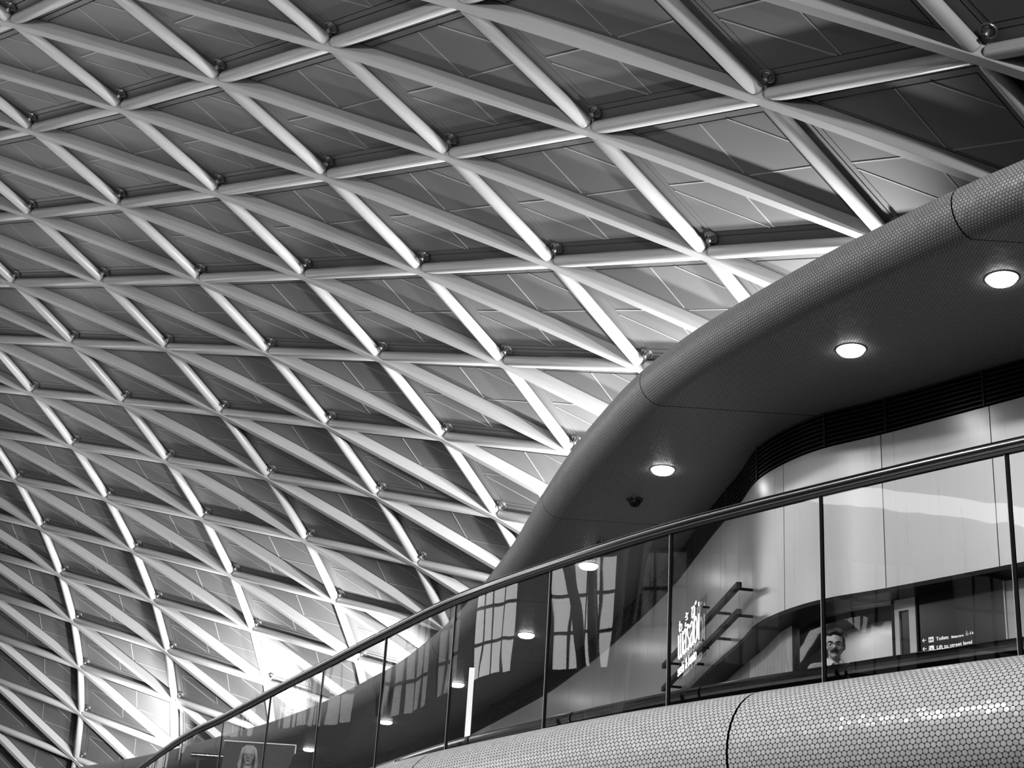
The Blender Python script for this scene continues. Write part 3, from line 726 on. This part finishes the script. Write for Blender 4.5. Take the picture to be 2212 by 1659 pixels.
# ---------------------------------------------------------------- concourse: floor, far wall opposite the balcony, tree column
mb = MB(); mb.box((-2, 25, -.1), (60, 110, .2)); tag(mb.build('floor', M['stone']), kind='structure')
wl = MB(); X0 = -17.0; zb = [0, 1.2, 3.6, 5.2, 7.4, 9.0, 11.2, 13.0]; ya = []; y = -14
cols = []
while y < 41: cols.append((y, y+2.4)); y += 3.6
def wquad(y0, y1, z0, z1, x=X0): wl.face([(x, y0, z0), (x, y1, z0), (x, y1, z1), (x, y0, z1)])
prev = -16
for (a, b) in cols:
    wquad(prev, a, 0, 16.5)
    for z0, z1 in ((0, 1.2), (3.6, 5.2), (7.4, 9.0), (11.2, 16.5)): wquad(a, b, z0, z1)
    prev = b
wquad(prev, 44, 0, 16.5)
wo = wl.build('wall_left', M['brick']); tag(wo, kind='structure')
q_ = 0
for (a, b) in cols:
    for z0, z1 in ((1.2, 3.6), (5.2, 7.4), (9.0, 11.2)):
        q_ += 1
        w = tag(empty('window_%d' % q_, (X0-.15, (a+b)/2, z0)), kind='structure')
        mb = MB(); mb.box((X0-.2, (a+b)/2, (z0+z1)/2), (.02, b-a, z1-z0)); mb.build('pane', M['winlit'] if 13.5 < a < 19.5 else M['windim'], w)
        mb = MB()
        for yy in np.linspace(a, b, 5): mb.box((X0-.15, yy, (z0+z1)/2), (.06, .07, z1-z0))
        for zz in np.linspace(z0, z1, 4): mb.box((X0-.15, (a+b)/2, zz), (.05, b-a, .06))
        mb.build('glazing_bars', M['frame'], w)
for z in (12.4, 15.6):
    mb = MB(); mb.box((X0+.1, 15, z), (.16, 58, .34 if z < 14 else .9)); mb.build('highlight_strip', M['strip'], wo)  # unseen glowing strips, added for highlight lines on the rails and metal wall
tc_ = tag(empty('tree_column', (-9.5, 13.5, 0)), 'tall steel column branching upwards like a tree, mirrored darkly in the balcony glass', 'column')
mb = MB(); mb.tube([(-9.5, 13.5, 0), (-9.5, 13.5, 4.5)], .32, 20); mb.build('trunk', M['trunk'], tc_, smooth=True)
for k in range(8):
    a = k*math.pi/4+.2; P = [Vector((-9.5, 13.5, 4.2))+Vector((math.cos(a), math.sin(a), 0))*r+Vector((0, 0, h)) for r, h in ((.1, 0), (.35, 2), (1.1, 4.5), (2.6, 7.2), (4.4, 9.0))]
    mb = MB(); mb.tube(P, [.16, .14, .12, .11, .09], 10); mb.build('branch', M['trunk'], tc_, smooth=True)
# ---------------------------------------------------------------- people
KS = [1.0]
def capsules(chains):
    mb = MB()
    for P, R_ in chains:
        for (a, b), (r1, r2) in zip(zip(P[:-1], P[1:]), zip(R_[:-1], R_[1:])):
            a = Vector(a); b = Vector(b); mb.capsule(a, b+(b-a).normalized()*1e-4, r1, r2, 12)
    return mb
def remeshed(mb, name, m_, parent, voxel, smooth_it=6, mtx=None):
    o = mb.build(name, m_); 
    md = o.modifiers.new('r', 'REMESH'); md.mode = 'VOXEL'; md.voxel_size = voxel
    sm = o.modifiers.new('s', 'SMOOTH'); sm.iterations = smooth_it; sm.factor = 0.5
    evalmesh(o, name)
    for p in o.data.polygons: p.use_smooth = True
    if not o.data.materials: o.data.materials.append(m_)
    o.data.materials[0] = m_
    if mtx: o.data.transform(mtx)
    o.parent = parent; return o
HSC = 1.12
def head_shape(mb, c, tilt):
    """skull, jaw, nose, brow, chin, lips, ears as overlapping volumes; face looks along -y"""
    k = HSC
    def B(x, y, z, rx, ry, rz): mb.ball(c+tilt@Vector((x*k, y*k, z*k)), rx*k, ry*k, rz*k, 10, rot=tilt)
    B(0, .012, .045, .077, .094, .088); B(0, -.028, .0, .066, .062, .075); B(0, -.035, -.045, .056, .055, .055)
    B(0, -.055, -.078, .034, .032, .026); B(0, -.072, -.082, .018, .018, .016)
    B(-.036, -.058, -.018, .026, .028, .026); B(.036, -.058, -.018, .026, .028, .026)
    B(0, -.082, .032, .045, .014, .014)
    for sx in (-1, 1): B(sx*.078, .008, .0, .010, .022, .032); B(sx*.072, .004, -.02, .010, .014, .016)
    mb.tube([c+tilt@Vector(v)*k for v in ((0, -.086, .022), (0, -.098, -.002), (0, -.108, -.016), (0, -.094, -.028))], [.010, .012, .015, .008], 10)
    for sx in (-1, 1): B(sx*.012, -.094, -.020, .010, .010, .008)
    B(0, -.084, -.046, .024, .012, .007); B(0, -.082, -.056, .020, .012, .007)
def make_person(name, label, feet, H, yaw, head_tilt, arms, hair, clothes, extra=None):
    """H = height; local axes: x to the person's left, -y forward"""
    k = H/1.78; root = tag(empty(name, feet, yaw), label, 'person'); KS[0] = k
    body = capsules([
        ([(0, 0, .95), (0, .01, 1.15), (0, .0, 1.34)], [.135, .125, .13]),
        ([(-.075, 0, .97), (.075, 0, .97)], [.13, .13]), ([(-.10, .0, 1.30), (.10, .0, 1.30)], [.10, .10]),
        ([(-.17, .01, 1.42), (0, .01, 1.44), (.17, .01, 1.42)], [.055, .07, .055]),
        ([(0, .015, 1.42), (0, -.005, 1.56)], [.062, .055]),
        ([(-.09, 0, .92), (-.10, -.01, .50), (-.105, .01, .09)], [.085, .058, .042]), ([(.09, 0, .92), (.10, -.01, .50), (.105, .01, .09)], [.085, .058, .042]),
        ([(-.105, .02, .045), (-.115, -.15, .03)], [.042, .034]), ([(.105, .02, .045), (.115, -.15, .03)], [.042, .034])])
    for sx, (el, wr, fd) in zip((-1, 1), arms):
        sh = Vector((sx*.185, .01, 1.41)); el = Vector(el); wr = Vector(wr); fd = Vector(fd).normalized()
        for P, R_ in (([sh, el], [.050, .040]), ([el, wr], [.038, .026])): 
            body.capsule(P[0], P[1], R_[0], R_[1], 12)
        side = fd.cross(Vector((0, 0, 1))).normalized() if abs(fd.z) < .9 else Vector((0, 1, 0)); dn = side.cross(fd)
        body.capsule(wr, wr+fd*.07, .027, .032, 10)
        for q, (off, ln) in enumerate(((-.030, .062), (-.010, .074), (.010, .07), (.029, .055))):
            a = wr+fd*.085+side*off; b = a+(fd+dn*-.25).normalized()*ln*.55; c = b+(fd+dn*-.9).normalized()*ln*.45
            body.capsule(a-fd*.02, b, .0095, .009, 8); body.capsule(b, c, .009, .008, 8)
        a = wr+fd*.03-side*.028; body.capsule(a, a+(fd-side*.8).normalized()*.055, .012, .010, 8)
    c = Vector((0, -.025, 1.635)); T = Matrix.Rotation(head_tilt[1], 3, 'Z')@Matrix.Rotation(head_tilt[0], 3, 'X')
    head_shape(body, c, T)
    sc = Matrix.Scale(k, 4)
    bo = remeshed(body, 'body', M['skin'], root, .0075, 4, sc)
    L = lambda v: (c+T@Vector(v)*HSC)
    def part(mb, nm, m_, par=None, sm=True):
        o = mb.build(nm, m_, smooth=sm); o.data.transform(sc); o.parent = par or root; return o
    for sx in (-1, 1):
        mb = MB(); mb.ball(L((sx*.032, -.073, .008)), .0125, .0125, .0115, 8); eo = part(mb, 'eye', M['eye'])
        mb = MB(); mb.ball(L((sx*.032, -.0832, .002)), .0062, .004, .0055, 6, rot=T); part(mb, 'iris', M['iris'], eo)
        mb = MB(); mb.ball(L((sx*.032, -.0725, .0125)), .0155, .0155, .0105, 8, rot=T); part(mb, 'eyelid', M['skin'])
        mb = MB(); mb.tube([L((sx*.012, -.093, .028)), L((sx*.032, -.094, .034)), L((sx*.054, -.080, .028))], [.004, .0055, .003], 8); part(mb, 'eyebrow', M[hair])
    mb = MB(); mb.tube([L((-.022, -.086, -.051)), L((0, -.095, -.050)), L((.022, -.086, -.051))], [.002, .0045, .002], 8); part(mb, 'lips', M['lip'])
    if extra: extra(root, part, L, T, c)
    # clothes follow the same limbs, a little larger
    up = capsules([([(0, 0, .90), (0, .01, 1.15), (0, .0, 1.34)], [.16, .145, .145]), ([(-.09, 0, .92), (.09, 0, .92)], [.135, .135]),
        ([(-.10, .0, 1.30), (.10, .0, 1.30)], [.115, .115]), ([(-.18, .01, 1.415), (0, .015, 1.43), (.18, .01, 1.415)], [.066, .078, .066]),
        ([(0, .02, 1.44), (0, .02, 1.475)], [.075, .068])])
    for sx, (el, wr, fd) in zip((-1, 1), arms):
        sh = Vector((sx*.185, .01, 1.41)); up.capsule(sh, Vector(el), .066, .056, 12); up.capsule(Vector(el), Vector(wr), .054, .042, 12)
    remeshed(up, 'jacket', M[clothes], root, .010, 5, sc)
    tr = capsules([([(-.075, 0, .95), (.075, 0, .95)], [.14, .14]), ([(-.09, 0, .90), (-.10, -.01, .50), (-.105, .01, .12)], [.10, .074, .065]), ([(.09, 0, .90), (.10, -.01, .50), (.105, .01, .12)], [.10, .074, .065])])
    remeshed(tr, 'trousers', M['coat'], root, .012, 5, sc)
    for sx in (-1, 1):
        sh_ = capsules([([(sx*.105, .03, .05), (sx*.115, -.16, .036)], [.052, .042])]); remeshed(sh_, 'shoe', M['black'], root, .010, 3, sc)
    return root
def man_extra(root, part, L, T, c):
    mb = MB()                                    # moustache, drooping at both ends
    for sx in (-1, 1): mb.tube([L((0, -.100, -.036)), L((sx*.014, -.099, -.040)), L((sx*.028, -.089, -.047)), L((sx*.036, -.078, -.054))], [.0075, .0085, .006, .002], 10)
    part(mb, 'moustache', M['hair'])
    gl = MB()                                    # round heavy-rimmed glasses
    for sx in (-1, 1):
        P = [L((sx*.033+.025*math.cos(a), -.098+abs(math.cos(a))*.002, .006+.021*math.sin(a))) for a in [2*math.pi*q/20 for q in range(21)]]
        gl.tube(P, .0026, 6, caps=False); gl.tube([L((sx*.058, -.094, .014)), L((sx*.074, -.05, .014)), L((sx*.080, .005, .012))], .0026, 6)
    gl.tube([L((-.010, -.100, .012)), L((0, -.102, .014)), L((.010, -.100, .012))], .0026, 6)
    part(gl, 'glasses', M['black'])
    h = MB()                                     # dark hair, swept up and to one side
    def B(x, y, z, rx, ry, rz): h.ball(L((x, y, z)), rx*HSC, ry*HSC, rz*HSC, 9, rot=T)
    B(0, .030, .062, .083, .090, .086); B(0, -.005, .108, .068, .075, .038); B(-.022, -.035, .108, .048, .042, .032); B(.030, -.030, .104, .042, .042, .030)
    B(0, .060, .0, .072, .058, .08)
    for sx in (-1, 1): B(sx*.072, .006, .045, .014, .040, .045); B(sx*.074, -.012, .022, .008, .014, .026)
    for q in range(9):
        x = -.045+.011*q; e_ = (q-4)**2*.0013; h.tube([L((x, -.062, .088)), L((x+.006, -.075, .112-e_)), L((x+.02, -.045, .138-e_)), L((x+.03, .02, .146-e_*1.6))], [.008, .014, .014, .006], 8)
    remeshed(h, 'hair', M['hair'], root, .006, 3, Matrix.Scale(KS[0], 4))
    lock = MB(); lock.tube([L((.050, .0, .125)), L((.078, -.005, .118)), L((.094, -.006, .092)), L((.098, -.006, .066))], [.007, .005, .0035, .0015], 8); part(lock, 'stray_lock', M['hair'])
    co_ = MB()                                   # open shirt collar
    for sx in (-1, 1):
        a = [Vector(v) for v in ((sx*.066, .02, 1.535), (sx*.062, -.045, 1.515), (sx*.022, -.098, 1.475), (sx*.058, -.10, 1.43), (sx*.098, -.02, 1.475))]
        co_.face(a); co_.face([v+Vector((sx*.004, -.004, -.004)) for v in a][::-1])
        for q in range(5): co_.face([a[q], a[(q+1) % 5], a[(q+1) % 5]+Vector((sx*.004, -.004, -.004)), a[q]+Vector((sx*.004, -.004, -.004))])
    co_.tube([(-.07, .03, 1.50), (0, .078, 1.50), (.07, .03, 1.50)], [.012, .014, .012], 8)
    part(co_, 'collar', M['shirt'], sm=False)
hang = [((-.235, .03, 1.12), (-.24, -.06, .86), (0, -.15, -1)), ((.235, .03, 1.12), (.24, -.06, .86), (0, -.15, -1))]
make_person('person', 'man with dark swept hair, round glasses and a moustache, looking down over the balustrade', (2.955, 13.6, FL), 1.70, math.radians(-2),
            (math.radians(10), math.radians(-12)), hang, 'hair', 'jacket', man_extra)
def woman_extra(root, part, L, T, c):
    h = MB()                                     # long fair hair falling to the shoulders
    def B(x, y, z, rx, ry, rz): h.ball(L((x, y, z)), rx*HSC, ry*HSC, rz*HSC, 9, rot=T)
    B(0, .026, .064, .088, .092, .088); B(0, .055, -.02, .085, .055, .10)
    for sx in (-1, 1):
        for q in range(5):
            y = -.055+.025*q; h.tube([L((sx*.03, y*.6, .135)), L((sx*.075, y, .09)), L((sx*.092, y+.005, .01)), L((sx*(.096+.004*q), y+.005, -.08)), L((sx*.10, y*.5, -.17)), L((sx*.085, y*.5, -.25))], [.016, .02, .021, .022, .02, .008], 8)
    remeshed(h, 'hair', M['blonde'], root, .007, 3, Matrix.Scale(KS[0], 4))
    mb = MB(); mb.ball(L((0, -.090, -.056)), .013, .006, .011, 8, rot=T); part(mb, 'open_mouth', M['black'])
make_person('person', 'woman with long fair hair and open mouth behind the lower balustrade glass', (-2.98, 20.2, FL-.02), 1.62, math.radians(12),
            (math.radians(2), math.radians(-6)), hang, 'blonde', 'coat', woman_extra)
def hood_extra(root, part, L, T, c):
    h = MB(); h.ball(L((0, .03, .02)), .13, .13, .15, 10, rot=T); h.ball(L((0, .05, -.09)), .15, .12, .11, 10, rot=T)
    remeshed(h, 'hood', M['coat'], root, .009, 4, Matrix.Scale(KS[0], 4))
make_person('person', 'person in a bulky black hooded coat beside the fair-haired woman', (-2.30, 19.9, FL-.02), 1.52, math.radians(150),
            (math.radians(12), 0), hang, 'hair', 'coat', hood_extra)
# ---------------------------------------------------------------- small things on the upper floor behind the glass
r = tag(empty('display_board', (-3.05, 21.6, FL)), 'dark freestanding board with thin pale trim behind the fair-haired woman', 'board')
mb = MB(); mb.box((-3.05, 21.6, FL+.98), (.95, .05, 1.86)); mb.build('board', M['darkm'], r)
for c, sz in (((-3.05, 21.57, FL+1.915), (.97, .03, .014)), ((-2.57, 21.57, FL+.98), (.014, .03, 1.86))):
    mb = MB(); mb.box(c, sz); mb.build('trim', M['white'], r)
mb = MB(); mb.box((-3.05, 21.6, FL+.025), (.9, .35, .05)); mb.build('base', M['black'], r)
r = tag(empty('barrier', (-3.86, 23, FL)), 'short polished steel barrier bar left of the fair-haired woman', 'barrier')
mb = MB(); mb.tube([(-4.2, 23, 5.71), (-3.55, 23, 5.71)], .038, 14); mb.build('bar', M['steel'], r, smooth=True)
for x in (-4.1, -3.65):
    mb = MB(); mb.tube([(x, 23, FL), (x, 23, 5.71)], .022, 12); mb.build('post', M['darkm'], r, smooth=True)
r = tag(empty('light_strip', (-.3, 22, FL)), 'slim white vertical light strip seen through the balcony glass', 'light')
mb = MB(); mb.box((-.3, 22, FL+1.62), (.075, .05, 3.2)); mb.build('diffuser', M['text'], r)
mb = MB(); mb.box((-.3, 22.035, FL+1.63), (.11, .03, 3.26)); mb.build('housing', M['black'], r)
